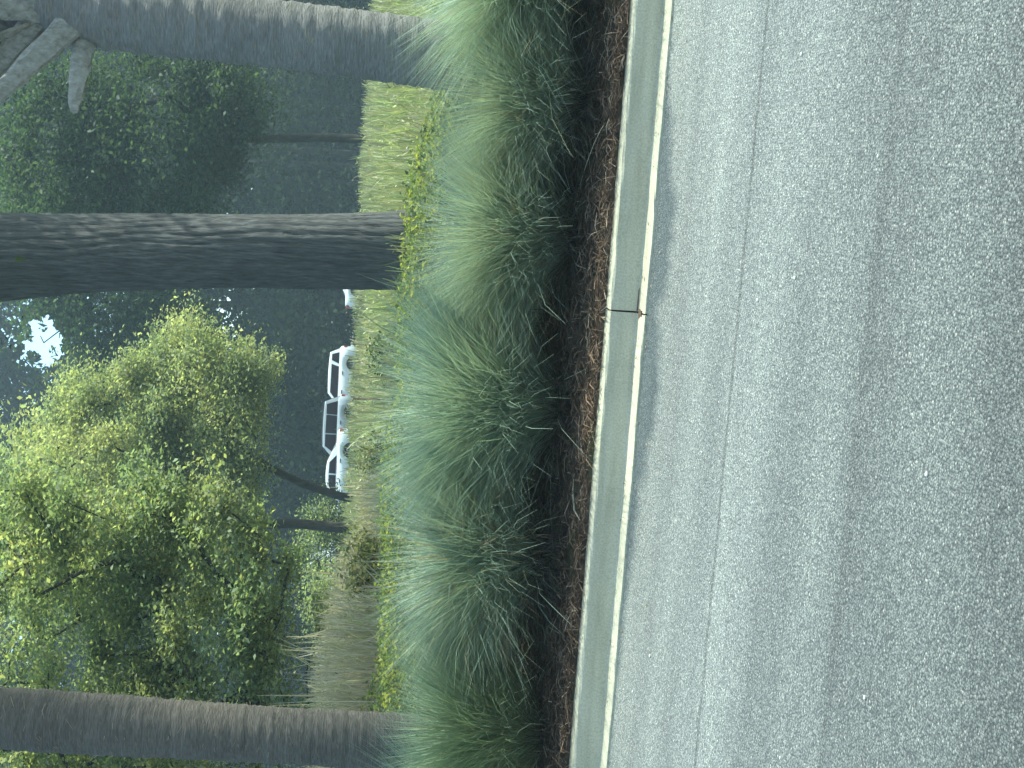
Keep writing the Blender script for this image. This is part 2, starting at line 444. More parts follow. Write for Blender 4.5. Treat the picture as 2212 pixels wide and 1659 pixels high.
def car(name, label, X, Y, yaw, L, W, deck, cabin, wins, wx, wr, pm, belt, roofrail=False):
    """local x: 0 at the rear bumper, L at the nose; the car stands nose to -X"""
    s, t = ST(X, Y)
    root = empty(name, (X, Y, gz(t)), math.pi + yaw)
    tag(root, label, 'car' if 'van' not in name else 'van', 'vehicles parked beyond the meadow')
    hw = W / 2
    xs = sorted(set([0, .03, .1, .2] + [round(L - q, 3) for q in (0, .04, .12, .25)] + [round(v, 3) for v in np.linspace(.3, L - .35, 16)] +
                    [round(c + q * wr * 1.16, 3) for c in wx for q in (-1.001, -.97, -.85, -.6, -.3, 0, .3, .6, .85, .97, 1.001)]))
    V = []
    for x in xs:
        zb = .24
        for c in wx:
            d = abs(x - c) / (wr * 1.16)
            if d < 1: zb = max(zb, wr + wr * 1.16 * math.sqrt(1 - d * d))
        zt = float(np.interp(x, *zip(*deck)))
        zb = min(zb, zt - .06)
        e = min(x, L - x); pin = 1 - .16 * max(0, 1 - e / .45) ** 2
        w0 = hw * pin
        zm = zb + (zt - zb) * .55
        ring = [(-w0 * .95, zb), (-w0, zb + (zt - zb) * .2), (-w0, zm), (-w0 * .965, zt - .03), (-w0 * .90, zt), (0, zt + .025), (w0 * .90, zt), (w0 * .965, zt - .03), (w0, zm), (w0, zb + (zt - zb) * .2), (w0 * .95, zb)]
        V += [(x, y, z) for y, z in ring]
    k = 11
    F = grid_faces(len(xs), k)
    F.append(tuple(range(k))); F.append(tuple((len(xs) - 1) * k + j for j in reversed(range(k))))
    poly_obj('body', V, F, pm, root, smooth=True)
    # underside
    b = MB(); b.add(*box(.25, L - .25, -hw * .86, hw * .86, .2, .62)); b.obj('underbody', MAT['trim'], root)
    # cabin: rows from belt to roof following the side profile
    (r0, z0), (r1, z1), (f1, z2), (f0, z3) = cabin    # rear base, rear roof, front roof, windscreen base
    roofx = np.linspace(r1, f1, 7)
    prof_b = [(r0, z0)] + [(x, float(np.interp(x, *zip(*deck))) - .01) for x in roofx] + [(f0, z3)]
    crown = .06
    prof_t = [(r0 + .02, z0 + .02)] + [(x, z1 + (z2 - z1) * i / 6 + crown * math.sin(math.pi * (i + .7) / 7.4)) for i, x in enumerate(roofx)] + [(f0 - .02, z3 + .02)]
    wb, wt = hw * .90, hw * .70
    V = []
    for (xb, zb), (xt, zt) in zip(prof_b, prof_t):
        f = max(.12, min(1, (zt - zb) / (z1 - z0 + .001)))
        w1 = wb + (wt - wb) * f
        V += [(xb, -wb, zb), (xt, -w1, zt - .05 * f), (xt, -w1 * .86, zt), (xt, 0, zt + .02), (xt, w1 * .86, zt), (xt, w1, zt - .05 * f), (xb, wb, zb)]
    F = grid_faces(len(prof_b), 7)
    F.append(tuple(range(7))); F.append(tuple((len(prof_b) - 1) * 7 + j for j in reversed(range(7))))
    poly_obj('cabin', V, F, pm, root, smooth=False)
    ztop = z1
    def side_y(z): return wb + (wt - wb) * max(0, min(1, (z - belt) / (ztop + .02 - belt)))
    for sd in (-1, 1):
        for poly in wins:
            Vw = [(x, sd * (side_y(z) + .016), z) for x, z in poly]
            n = len(Vw); V2 = Vw + [(x, y - sd * .03, z) for x, y, z in Vw]
            Fw = [tuple(range(n)), tuple(range(2 * n - 1, n - 1, -1))] + [(i, i + n, (i + 1) % n + n, (i + 1) % n) for i in range(n)]
            poly_obj('side_window', V2, Fw, MAT['glass'], root)
    def screen(nm, xa, za, xb, zb):
        dx, dz = xb - xa, zb - za; n = Vector((-dz, 0, dx)).normalized()
        if n.z < 0: n = -n
        a, c = .12, .86
        P = [(xa + dx * a, za + dz * a, wb * .86), (xa + dx * c, za + dz * c, wt * .84)]
        V2 = []
        for off in (.02, -.02):
            for (x, z, yw) in P:
                for sg in (-1, 1): V2.append((x + n.x * off, sg * yw, z + n.z * off))
        poly_obj(nm, V2, [(0, 1, 3, 2), (4, 6, 7, 5), (0, 4, 5, 1), (2, 3, 7, 6), (0, 2, 6, 4), (1, 5, 7, 3)], MAT['glass'], root)
    screen('rear_window', r0, z0, r1, z1); screen('windscreen', f0, z3, f1, z2)
    for c in wx:
        for sd in (-1, 1): wheel(root, c, sd * (hw - .13), wr, sd)
    for sd in (-1, 1):
        y0, y1 = sorted((sd * hw * .62, sd * hw * .88))
        b = MB(); b.add(*box(-.015, .12, y0, y1, .72, .90)); b.obj('tail_light', MAT['red'], root, bevel=.02)
        b = MB(); b.add(*box(L - .16, L + .01, y0, y1, .62, .76)); b.obj('headlight', MAT['lamp'], root, bevel=.02)
        y0, y1 = sorted((sd * hw * .95, sd * (hw + .16)))
        b = MB(); b.add(*box(f0 - .42, f0 - .30, y0, y1, belt + .02, belt + .16)); b.obj('wing_mirror', pm, root, bevel=.03)
        for hx in (wx[0] + .42, wx[0] + 1.42):
            y0, y1 = sorted((sd * (hw - .01), sd * (hw + .025)))
            b = MB(); b.add(*box(hx, hx + .2, y0, y1, belt - .17, belt - .13)); b.obj('door_handle', MAT['trim'], root, bevel=.008)
        y0, y1 = sorted((sd * (hw - .04), sd * (hw + .012)))
        b = MB(); b.add(*box(wx[0] + wr * 1.25, wx[1] - wr * 1.25, y0, y1, .26, .36)); b.obj('side_sill', MAT['trim'], root, bevel=.01)
        if roofrail:
            b = MB(); b.add(*tube([(x, sd * wt * .9, z1 + .09) for x in np.linspace(r1 + .1, f1 - .1, 5)], [.02] * 5, 6)); b.obj('roof_rail', MAT['trim'], root)
    b = MB(); b.add(*box(-.05, .12, -hw * .8, hw * .8, .36, .56)); b.obj('bumper', pm, root, bevel=.04)
    b = MB(); b.add(*box(L - .12, L + .05, -hw * .8, hw * .8, .32, .52)); b.obj('bumper', pm, root, bevel=.04)
    return root

suv_deck = [(0, .98), (.06, 1.07), (.3, 1.10), (3.0, 1.06), (3.3, 1.03), (4.0, .93), (4.25, .80), (4.3, .66)]
car('compact_car', 'boxy white hatchback between the oak trunk and the other parked cars', 1.55, 75, 0, 4.3, 1.82, suv_deck,
    [(.10, 1.06), (.36, 1.58), (2.55, 1.60), (3.25, 1.05)],
    [[(.34, 1.12), (.95, 1.12), (.78, 1.50), (.46, 1.50)], [(1.10, 1.12), (2.85, 1.12), (2.75, 1.30), (2.48, 1.51), (.98, 1.50)]],
    (.92, 3.45), .34, MAT['white_paint'], 1.07)
car('sport_utility_car', 'tall pale car with wide dark windows parked between two white cars', -1.0, 72, .02, 4.5, 1.86,
    [(0, .92), (.06, 1.02), (.3, 1.06), (3.2, 1.02), (4.2, .92), (4.45, .8), (4.5, .66)],
    [(.08, 1.02), (.40, 1.70), (2.7, 1.70), (3.45, 1.02)],
    [[(.34, 1.07), (1.05, 1.07), (1.02, 1.61), (.52, 1.61)], [(1.10, 1.07), (2.0, 1.07), (2.0, 1.62), (1.07, 1.61)], [(2.06, 1.07), (3.05, 1.07), (2.66, 1.61), (2.06, 1.62)]],
    (.90, 3.6), .35, MAT['silver_paint'], 1.04, True)
car('sedan_car', 'low white sedan with a curved sloping roof half hidden by a bush', -2.65, 69, -.02, 4.75, 1.82,
    [(0, .84), (.05, .97), (.5, .99), (1.0, .95), (3.3, .92), (4.2, .82), (4.65, .70), (4.75, .6)],
    [(.62, .985), (1.62, 1.40), (2.75, 1.41), (3.6, .92)],
    [[(1.25, 1.0), (2.15, .99), (2.15, 1.33), (1.62, 1.32)], [(2.22, .99), (3.25, .98), (2.75, 1.32), (2.22, 1.33)]],
    (.98, 3.75), .33, MAT['white_paint'], .95)
c4 = car('sedan_car', 'white sedan parked behind the furrowed oak trunk with its tail showing', 3.72, 77, math.pi, 4.6, 1.80,
    [(0, .80), (.05, .93), (.5, .95), (1.0, .93), (3.3, .90), (4.1, .80), (4.5, .68), (4.6, .58)],
    [(.60, .945), (1.55, 1.37), (2.7, 1.38), (3.5, .90)],
    [[(1.2, .98), (2.1, .97), (2.1, 1.30), (1.55, 1.29)], [(2.17, .97), (3.15, .96), (2.7, 1.29), (2.17, 1.30)]],
    (.95, 3.65), .33, MAT['white_paint'], .93)
car('cargo_van', 'tall white van glimpsed above the tall grass beyond the bushes', -7.3, 78, .03, 5.3, 1.98,
    [(0, 1.1), (.05, 1.22), (.3, 1.24), (3.9, 1.2), (4.9, 1.05), (5.2, .92), (5.3, .7)],
    [(.05, 1.22), (.14, 2.12), (3.4, 2.12), (4.35, 1.18)],
    [[(3.0, 1.25), (3.95, 1.24), (3.45, 1.95), (3.0, 1.95)]],
    (1.0, 4.3), .36, MAT['white_paint'], 1.22)

# ------------------------------------------------------------------ trees
def jitter_tint(base, n, rng, v=.18, hue=.12):
    b = np.asarray(base)
    t = b[None] * (1 + rng.normal(size=(n, 1)) * v) * (1 + rng.normal(size=(n, 3)) * hue * .5)
    return np.clip(t, .004, .9)

def tree(name, label, base, blobs, nclus, nleaf, lsize, tints, trunk_r, seed, sigma=.35, group=None, lmat='leaf', bmat='wood_bark', trunk_path=None, hole=None, fork=None, bare=False):
    """blobs: (x,y,z,rx,ry,rz) ellipsoids relative to base; skeleton grows from the trunk to every clump"""
    rng = np.random.default_rng(seed)
    root = empty(name, base); tag(root, label, 'tree', group)
    vol = np.array([b[3] * b[4] * b[5] for b in blobs]); vol = vol / vol.sum()
    C = []
    while len(C) < nclus:
        b = blobs[rng.choice(len(blobs), p=vol)]
        d = rng.normal(size=3); d /= np.linalg.norm(d); d *= rng.uniform(.35, 1) ** .5
        q = np.array(b[:3]) + d * np.array(b[3:])
        if hole and not bare and hole(q + np.array(base)): continue
        C.append(q)
    C = np.array(C)
    tp = trunk_path or [(0, 0, -.1), (.05, 0, 1.0), (.1, .05, 2.0), (.05, .1, 3.0)]
    tp = [np.array(p, dtype=float) for p in tp]
    nodes = list(tp); par = [-1] + list(range(len(tp) - 1)); load = [0.0] * len(nodes)
    start = fork if fork is not None else max(0, len(tp) - 2)
    order = np.argsort(np.linalg.norm(C - tp[-1], axis=1))
    for ci in order:
        c = C[ci]
        A = np.array(nodes)
        d = np.linalg.norm(A - c, axis=1); d[:start] += 50
        d += np.where(A[:, 2] > c[2] + .3, .8, 0)
        j = int(np.argmin(d)); a = A[j]; L = np.linalg.norm(c - a)
        m = max(1, int(L / .7)); prev = j
        for k in range(1, m + 1):
            f = k / m
            q = a + (c - a) * f + rng.normal(size=3) * .06 * L * (1 if k < m else 0)
            q[2] += math.sin(f * math.pi) * L * .08
            nodes.append(q); par.append(prev); load.append(1.0 if k == m else 0); prev = len(nodes) - 1
    for i in range(len(nodes) - 1, 0, -1):
        load[par[i]] += load[i]
    tot = max(1, load[0])
    rad = [max(.012, trunk_r * (l / tot) ** .46) for l in load]
    for i in range(len(tp)): rad[i] = trunk_r * (1.12 if i == 0 else 1 - .25 * i / len(tp))
    b = MB()
    Vt, Ft = tube(tp, rad[:len(tp)], 14); b.add(Vt, Ft)
    for i in range(len(tp), len(nodes)):
        a, c = nodes[par[i]], nodes[i]
        Vt, Ft = tube([a, c], [min(rad[par[i]], rad[i] * 1.5), rad[i]], 5); b.add(Vt, Ft)
    b.obj('trunk', MAT[bmat], root, smooth=True)
    per = max(1, nleaf // nclus)
    cc = np.repeat(C, per, axis=0)
    sg = np.array([sigma, sigma, sigma * .6])
    P = cc + rng.normal(size=cc.shape) * sg * np.repeat(rng.uniform(.6, 1.3, (nclus, 1)), per, axis=0)
    if hole:
        keep = np.array([not hole(q + np.array(base)) for q in P]); P = P[keep]
    n = len(P)
    V, F = leaves(P, lsize * rng.uniform(.6, 1.4, n), rng)
    ti = np.repeat(rng.integers(0, len(tints), nclus), per)
    if hole: ti = ti[keep]
    mixr = rng.random(n) < .3
    ti = np.where(mixr, rng.integers(0, len(tints), n), ti)
    tn = np.asarray(tints)[ti] * (1 + rng.normal(size=(n, 1)) * .2) * (1 + rng.normal(size=(n, 3)) * .03)
    mesh_obj('crown', V, F, MAT[lmat], root, np.repeat(np.clip(tn, .004, .8), 4, axis=0))
    return root

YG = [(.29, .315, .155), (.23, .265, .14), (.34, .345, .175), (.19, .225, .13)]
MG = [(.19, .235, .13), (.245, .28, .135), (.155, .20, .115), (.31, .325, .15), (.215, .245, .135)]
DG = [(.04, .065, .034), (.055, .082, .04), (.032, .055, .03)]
def gapf(q):
    if q[1] < 20: return False
    u, v = q[0] / q[1], (q[2] - EYE) / q[1]
    w_ = .25 * math.sin(u * 420 + v * 150) + .25 * math.sin(v * 510 - u * 230 + 1) + .2 * math.sin(u * 1100 + 2) * math.sin(v * 900)
    return ((u - .0125) / .020) ** 2 + ((v - .206) / .015) ** 2 + w_ + .3 * math.sin(u * 2300 + v * 700) * math.sin(v * 2100 - u * 900) < .75

tree('broadleaf_tree', 'sunlit yellow-green tree with dark forked limbs above the parked cars', (-1.2, 35, .3),
     [(.4, 0, 4.6, 1.9, 1.8, 1.7), (-.9, .2, 6.6, 2.2, 2.0, 2.0), (.5, -.4, 3.3, 1.5, 1.5, .8), (1.3, 0, 5.1, .9, 1.2, 1.2), (-1.9, 0, 4.0, 1.6, 1.6, 1.5)],
     170, 80000, .10, YG, .11, 11, .34, hole=gapf, trunk_path=[(-2.0, .3, -.1), (-1.85, .3, .9), (-1.6, .3, 1.8), (-1.2, .2, 2.7), (-.6, .1, 3.6)], fork=3)
tree('broadleaf_tree', 'deep green leafy tree beside the brown palm trunk with low hanging branches', (-4.6, 21.5, .25),
     [(.6, 0, 3.2, 2.2, 1.8, 1.5), (.2, 0, 5.2, 2.9, 2.2, 1.9), (1.0, -.3, 2.4, 1.2, 1.2, .7), (-1.6, 0, 3.6, 1.8, 1.8, 1.8), (1.9, .3, 4.4, 1.1, 1.2, 1.2), (-.2, .2, 1.6, 2.0, 1.4, .6)],
     240, 100000, .085, MG, .12, 12, .27, trunk_path=[(-1.0, 0, -.1), (-.95, 0, .8), (-.75, .05, 1.6), (-.4, .1, 2.4)], fork=2)
tree('broadleaf_tree', 'tall olive tree filling the space between the yellow-green tree and the deep green one', (-4.4, 40, .3),
     [(0, 0, 8.2, 3.2, 2.6, 2.6), (.9, 0, 6.0, 2.4, 2.0, 1.8), (-1, 0, 5, 2.4, 2, 2)],
     150, 46000, .15, MG + YG, .16, 13, .48)
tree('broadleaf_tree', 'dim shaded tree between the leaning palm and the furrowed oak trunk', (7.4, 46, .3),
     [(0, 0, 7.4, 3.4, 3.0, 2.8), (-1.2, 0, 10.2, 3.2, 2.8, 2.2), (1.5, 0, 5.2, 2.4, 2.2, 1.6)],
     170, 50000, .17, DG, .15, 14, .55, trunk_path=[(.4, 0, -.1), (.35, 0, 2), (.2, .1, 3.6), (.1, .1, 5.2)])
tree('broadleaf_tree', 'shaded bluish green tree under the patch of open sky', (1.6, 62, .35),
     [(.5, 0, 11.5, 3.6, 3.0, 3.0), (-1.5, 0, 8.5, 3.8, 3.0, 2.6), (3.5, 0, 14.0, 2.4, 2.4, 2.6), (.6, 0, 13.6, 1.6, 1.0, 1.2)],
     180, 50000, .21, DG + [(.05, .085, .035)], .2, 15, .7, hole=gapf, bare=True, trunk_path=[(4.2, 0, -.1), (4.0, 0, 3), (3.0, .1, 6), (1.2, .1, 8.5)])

# oak beside the verge: a heavy furrowed trunk, its crown above
def furrowed_trunk(path, radii, nseg, nring, seed, depth, parent, name, mat):
    rr = np.random.default_rng(seed)
    P = np.array(path, dtype=float)
    d = np.concatenate([[0], np.cumsum(np.linalg.norm(np.diff(P, axis=0), axis=1))])
    q = np.linspace(0, d[-1], nring)
    C = np.stack([np.interp(q, d, P[:, i]) for i in range(3)], axis=1); rad = np.interp(q, d, radii)
    ph = rr.uniform(0, 6.28, 40); V = []
    for i in range(nring):
        for k in range(nseg):
            a = 2 * math.pi * k / nseg
            aw = a + .05 * math.sin(q[i] * 2.1 + ph[0]) + .03 * math.sin(q[i] * 7.3 + a * 3 + ph[1])
            h = abs(math.sin(aw * 13 + ph[2] + .4 * math.sin(q[i] * 5 + ph[3]))) ** .6
            h2 = abs(math.sin(aw * 29 + 1.5 * math.sin(q[i] * 11 + aw * 4 + ph[4])))
            lump = .05 * math.sin(a * 2 + q[i] * 1.1 + ph[5]) + .03 * math.sin(a * 3 - q[i] * 2.3 + ph[6])
            r = rad[i] * (1 + lump) + depth * (h - .5) + depth * .5 * (h2 - .5) + rr.normal() * depth * .12
            V.append((C[i, 0] + r * math.cos(a), C[i, 1] + r * math.sin(a), C[i, 2]))
    return poly_obj(name, V, grid_faces(nring, nseg, True), mat, parent, smooth=True)

oak = tree('oak_tree', 'thick dark oak trunk with furrowed bark standing in the verge', (1.14, 12.0, .2),
     [(-.6, .6, 6.6, 3.6, 3.2, 1.8), (1.2, 1.2, 8.0, 3.4, 3.0, 2.0), (-.9, .2, 4.9, 1.5, 1.6, .6), (1.2, 1.5, 5.2, 2.0, 1.8, .9), (-2.6, .8, 5.6, 1.8, 1.8, 1.2)],
     150, 42000, .075, DG, .20, 16, .32, lmat='leaf', bmat='oak_bark', trunk_path=[(-.27, 0, 3.6), (-.33, .06, 4.3), (-.37, .12, 5.2)], fork=0)
for ch in oak.children:
    if ch.name.startswith('trunk'): ch.name = 'limbs'
furrowed_trunk([(.03, 0, -.25), (.0, 0, .05), (-.03, 0, .5), (-.13, 0, 2.0), (-.25, 0, 3.4), (-.32, .05, 4.2), (-.36, .1, 4.9)], [.46, .38, .33, .315, .325, .36, .22], 190, 120, 5, .016, oak, 'trunk', MAT['oak_bark'])

# palms
def palm(label, base, top, r, seed, boots_z, specials, ftop, bk='palm_bark'):
    rr = random.Random(seed); rn = np.random.default_rng(seed)
    root = empty('palm_tree', base); tag(root, label, 'palm tree', None)
    B, T = Vector((0, 0, -.25)), Vector((top[0] - base[0], top[1] - base[1], ftop))
    nr, ns = 420, 56; V = []
    ringj = rn.normal(size=nr) * .0022
    for i in range(nr):
        f = i / (nr - 1); c = B.lerp(T, f); z = f * (ftop + .25)
        flare = .05 * math.exp(-max(0, z - .2) * 3.2)
        tilt = rn.normal() * .0
        for k in range(ns):
            a = 2 * math.pi * k / ns
            zz = z + .012 * math.sin(a * 2 + i * .05)
            ring = .0012 * math.sin(zz * 62 + 1.5 * math.sin(a * 3 + zz * 3)) + .0012 * math.sin(zz * 151 + a)
            rad = r * (1 + .025 * math.sin(a * 2 + z * 1.7 + seed) + .02 * math.sin(z * 2.9)) + flare * r * 2 + ring + ringj[i] + rn.normal() * .0016
            V.append((c.x + rad * math.cos(a), c.y + rad * math.sin(a), c.z))
    poly_obj('trunk', V, grid_faces(nr, ns, True), MAT[bk], root, smooth=True)
    # loose fibres standing off the trunk
    n = 420
    z = rn.uniform(.3, min(ftop, 3.6), n); a = rn.uniform(0, 2 * math.pi, n)
    ax = np.array([B.lerp(T, (q + .25) / (ftop + .25)) for q in z])
    o = np.stack([np.cos(a), np.sin(a), np.zeros(n)], 1)
    P0 = ax + o * (r * 1.0); P0[:, 2] = z
    Ln = rn.uniform(.02, .06, n)[:, None]
    P1 = P0 + o * Ln * .25 + np.stack([-np.sin(a), np.cos(a), rn.normal(size=n) * .3], 1) * Ln
    P = np.stack([P0, (P0 + P1) / 2 + o * .004, P1], 1)
    Sd = np.repeat((o * .3 + np.array([0, 0, 1]))[:, None], 3, 1)
    Vr, Fr = ribbons(P, np.full((n, 3), .003), Sd)
    mesh_obj('fibres', Vr, Fr, MAT['dry'], root, np.repeat(jitter_tint((.26, .22, .17), n, rn), 6, axis=0))['kind'] = 'stuff'
    def boot(a, z, outang, length, w, twist, th=.028, droop=.25):
        """old leaf base: a curved tapering strap, split where it clasps the trunk"""
        c = B.lerp(T, (z + .25) / (ftop + .25))
        o = Vector((math.cos(a), math.sin(a), 0)); tn = Vector((-math.sin(a), math.cos(a), 0)); up = Vector((0, 0, 1))
        V, K = [], 12
        p = Vector((c.x, c.y, c.z)) + o * r * .70
        side = (tn * math.cos(twist) + up * math.sin(twist))
        for i in range(K):
            f = i / (K - 1); ang = outang + droop * f
            dr = (o * math.sin(ang) + (up * math.cos(twist) - tn * math.sin(twist)) * math.cos(ang)).normalized()
            ww = w * (1.15 - .62 * f ** 1.6) * (1 if f < .97 else .7); hh = th * (.85 - .45 * f)
            nn = dr.cross(side).normalized()
            for sx, sn in ((-1, -.15), (-.72, .42), (0, .55), (.72, .42), (1, -.15), (0, -.8)):
                V.append(p + side * (sx * ww / 2) + nn * (sn * hh) * -1 + Vector((rr.uniform(-1, 1), rr.uniform(-1, 1), rr.uniform(-1, 1))) * .0045)
            p = p + dr * (length / (K - 1))
        F = grid_faces(K, 6, True); F.append(tuple(range(6))); F.append(tuple((K - 1) * 6 + j for j in range(6)))
        poly_obj('leaf_base', V, F, MAT['boot'], root, smooth=False)
    for sp in specials: boot(*sp)
    k = 0; z = boots_z
    while z < ftop + .05:
        a = k * 2.39996 + seed
        boot(a, z, rr.uniform(.42, .75), rr.uniform(.30, .45), rr.uniform(.085, .12), rr.choice((-1, 1)) * rr.uniform(.25, .75))
        z += .042 if z < boots_z + 1.0 else .16; k += 1
    # crown of fan fronds
    top_c = T
    for k in range(16):
        a = k * 2.39996 + seed * 1.7; el = rr.uniform(-.15, 1.05)
        o = Vector((math.cos(a), math.sin(a), 0))
        q = [top_c.copy()]; e = el + .3
        for i in range(5):
            q.append(q[-1] + (o * math.cos(e) + Vector((0, 0, 1)) * math.sin(e)) * .26); e -= .16
        fr = empty('frond', parent=root)
        Vt, Ft = tube(q, [.022, .02, .018, .016, .014, .012], 5); poly_obj('stalk', Vt, Ft, MAT['boot'], fr)
        tip = q[-1]; dr = (q[-1] - q[-2]).normalized(); sd = dr.cross(Vector((0, 0, 1))).normalized(); nrm = sd.cross(dr)
        nb = 40; P = []; S = []
        for i in range(nb):
            th = (i / (nb - 1) - .5) * 4.2; L = .85 * (1 - .25 * abs(th) / 2.1)
            dd = dr * math.cos(th) + sd * math.sin(th)
            P.append([tip + dd * (L * g_) - nrm * (.22 * L * g_ * g_) for g_ in (0, .35, .7, 1)])
            S.append([(sd * math.cos(th) - dr * math.sin(th))] * 4)
        Vr, Fr = ribbons(np.array(P), np.tile([.02, .045, .03, .004], (nb, 1)), np.array(S))
        mesh_obj('blade', Vr, Fr, MAT['leaf'], fr, np.repeat(jitter_tint((.05, .085, .03), nb, rn, .1), 8, axis=0))
    return root

PR = W2(3.21, 1.20)
palm('leaning grey palm trunk with old crossed leaf bases near its top', (PR[0], PR[1], .2), (PR[0] + .36, PR[1], 7.4), .174, 3, 2.66,
     [(math.pi * 1.12, 2.42, 1.42, .44, .10, 1.15, .03, .12), (math.pi * 1.32, 2.62, .62, .66, .105, .85, .03, .05), (math.pi * 1.5, 2.74, .5, .6, .11, .7, .03, .1), (math.pi * 1.35, 2.44, .55, .62, .12, .78, .03, .1), (math.pi * 1.25, 2.76, .6, .55, .11, .62, .03, .1),
      (math.pi * 1.55, 2.66, .5, .55, .125, -.62, .03, .1), (math.pi * 1.45, 2.78, .45, .5, .12, -.5, .03, .1), (math.pi * 1.15, 2.62, .7, .42, .10, -.4, .03, .1), (math.pi * 1.40, 2.54, .35, .30, .13, .1, .03, .1)], 7.4)
palm('upright brown palm trunk rough with fibres and no leaf bases low down', (-2.185, 8.2, .2), (-1.92, 8.2, 6), .168, 8, 5.2, [], 6.2, 'brown_palm_bark')

# ------------------------------------------------------------------ dark wood behind the cars (one mass)
def woods():
    rng = np.random.default_rng(77)
    C, sz = [], []
    V, F = [], []
    trunks = MB()
    for i in range(118):
        x = rng.uniform(-62, 62); y = rng.uniform(85, 124); h = rng.uniform(24, 36)
        ht = h if abs(x / y - .0125) > .035 else 13
        trunks.add(*tube([(x, y, 0), (x + rng.normal() * .4, y, ht * .5), (x + rng.normal() * .8, y, ht)], [.3, .22, .08], 6))
        k = 46
        ang = rng.uniform(0, 6.28, k); zz = rng.uniform(.06, 1, k); rr = rng.uniform(.3, 1, k) * (5.5 - 2.8 * np.abs(zz - .5))
        C.append(np.stack([x + np.cos(ang) * rr, y + np.sin(ang) * rr * .8, zz * h], 1))
    # undergrowth along the foot of the wood
    k = 1500
    C.append(np.stack([rng.uniform(-60, 60, k), rng.uniform(81, 108, k), rng.uniform(.3, 7.0, k)], 1))
    C = np.concatenate(C)
    per = 62
    P = np.repeat(C, per, 0) + rng.normal(size=(len(C) * per, 3)) * np.array([1.1, 1.0, .8])
    P = P[P[:, 2] > .1]
    P = P[~np.array([gapf(q) for q in P])]
    n = len(P)
    Vl, Fl = leaves(P, rng.uniform(.2, .45, n) * np.where(P[:, 1] > 93, 2.1, 1.0), rng, .2, .7)
    tn = np.asarray([(.018, .028, .016), (.024, .036, .019), (.014, .023, .014), (.032, .045, .022)])[rng.integers(0, 4, n)] * (1 + rng.normal(size=(n, 1)) * .25)  # leaf colours lowered so the wood looks fully shaded
    o = mesh_obj('woods', Vl, Fl, MAT['shaded_leaf'], None, np.repeat(np.clip(tn, .004, .3), 4, 0))
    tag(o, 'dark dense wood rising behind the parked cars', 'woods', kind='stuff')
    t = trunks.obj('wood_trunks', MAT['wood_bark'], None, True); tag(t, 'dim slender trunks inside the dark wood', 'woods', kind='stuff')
woods()

# ------------------------------------------------------------------ meadow grass (nobody could count it)
def lerp3(a, b, f): return np.asarray(a)[None] * (1 - f)[:, None] + np.asarray(b)[None] * f[:, None]
def vnoise(x, y, seed):
    r = np.random.default_rng(seed); z = np.zeros_like(x)
    for k in range(7):
        fx, fy, p = r.uniform(-1.4, 1.4), r.uniform(-.6, .6), r.uniform(0, 6.28); z += np.sin(fx * x * (1 + k * .35) + fy * y + p)
    return np.clip(z / 5 + .5, 0, 1)

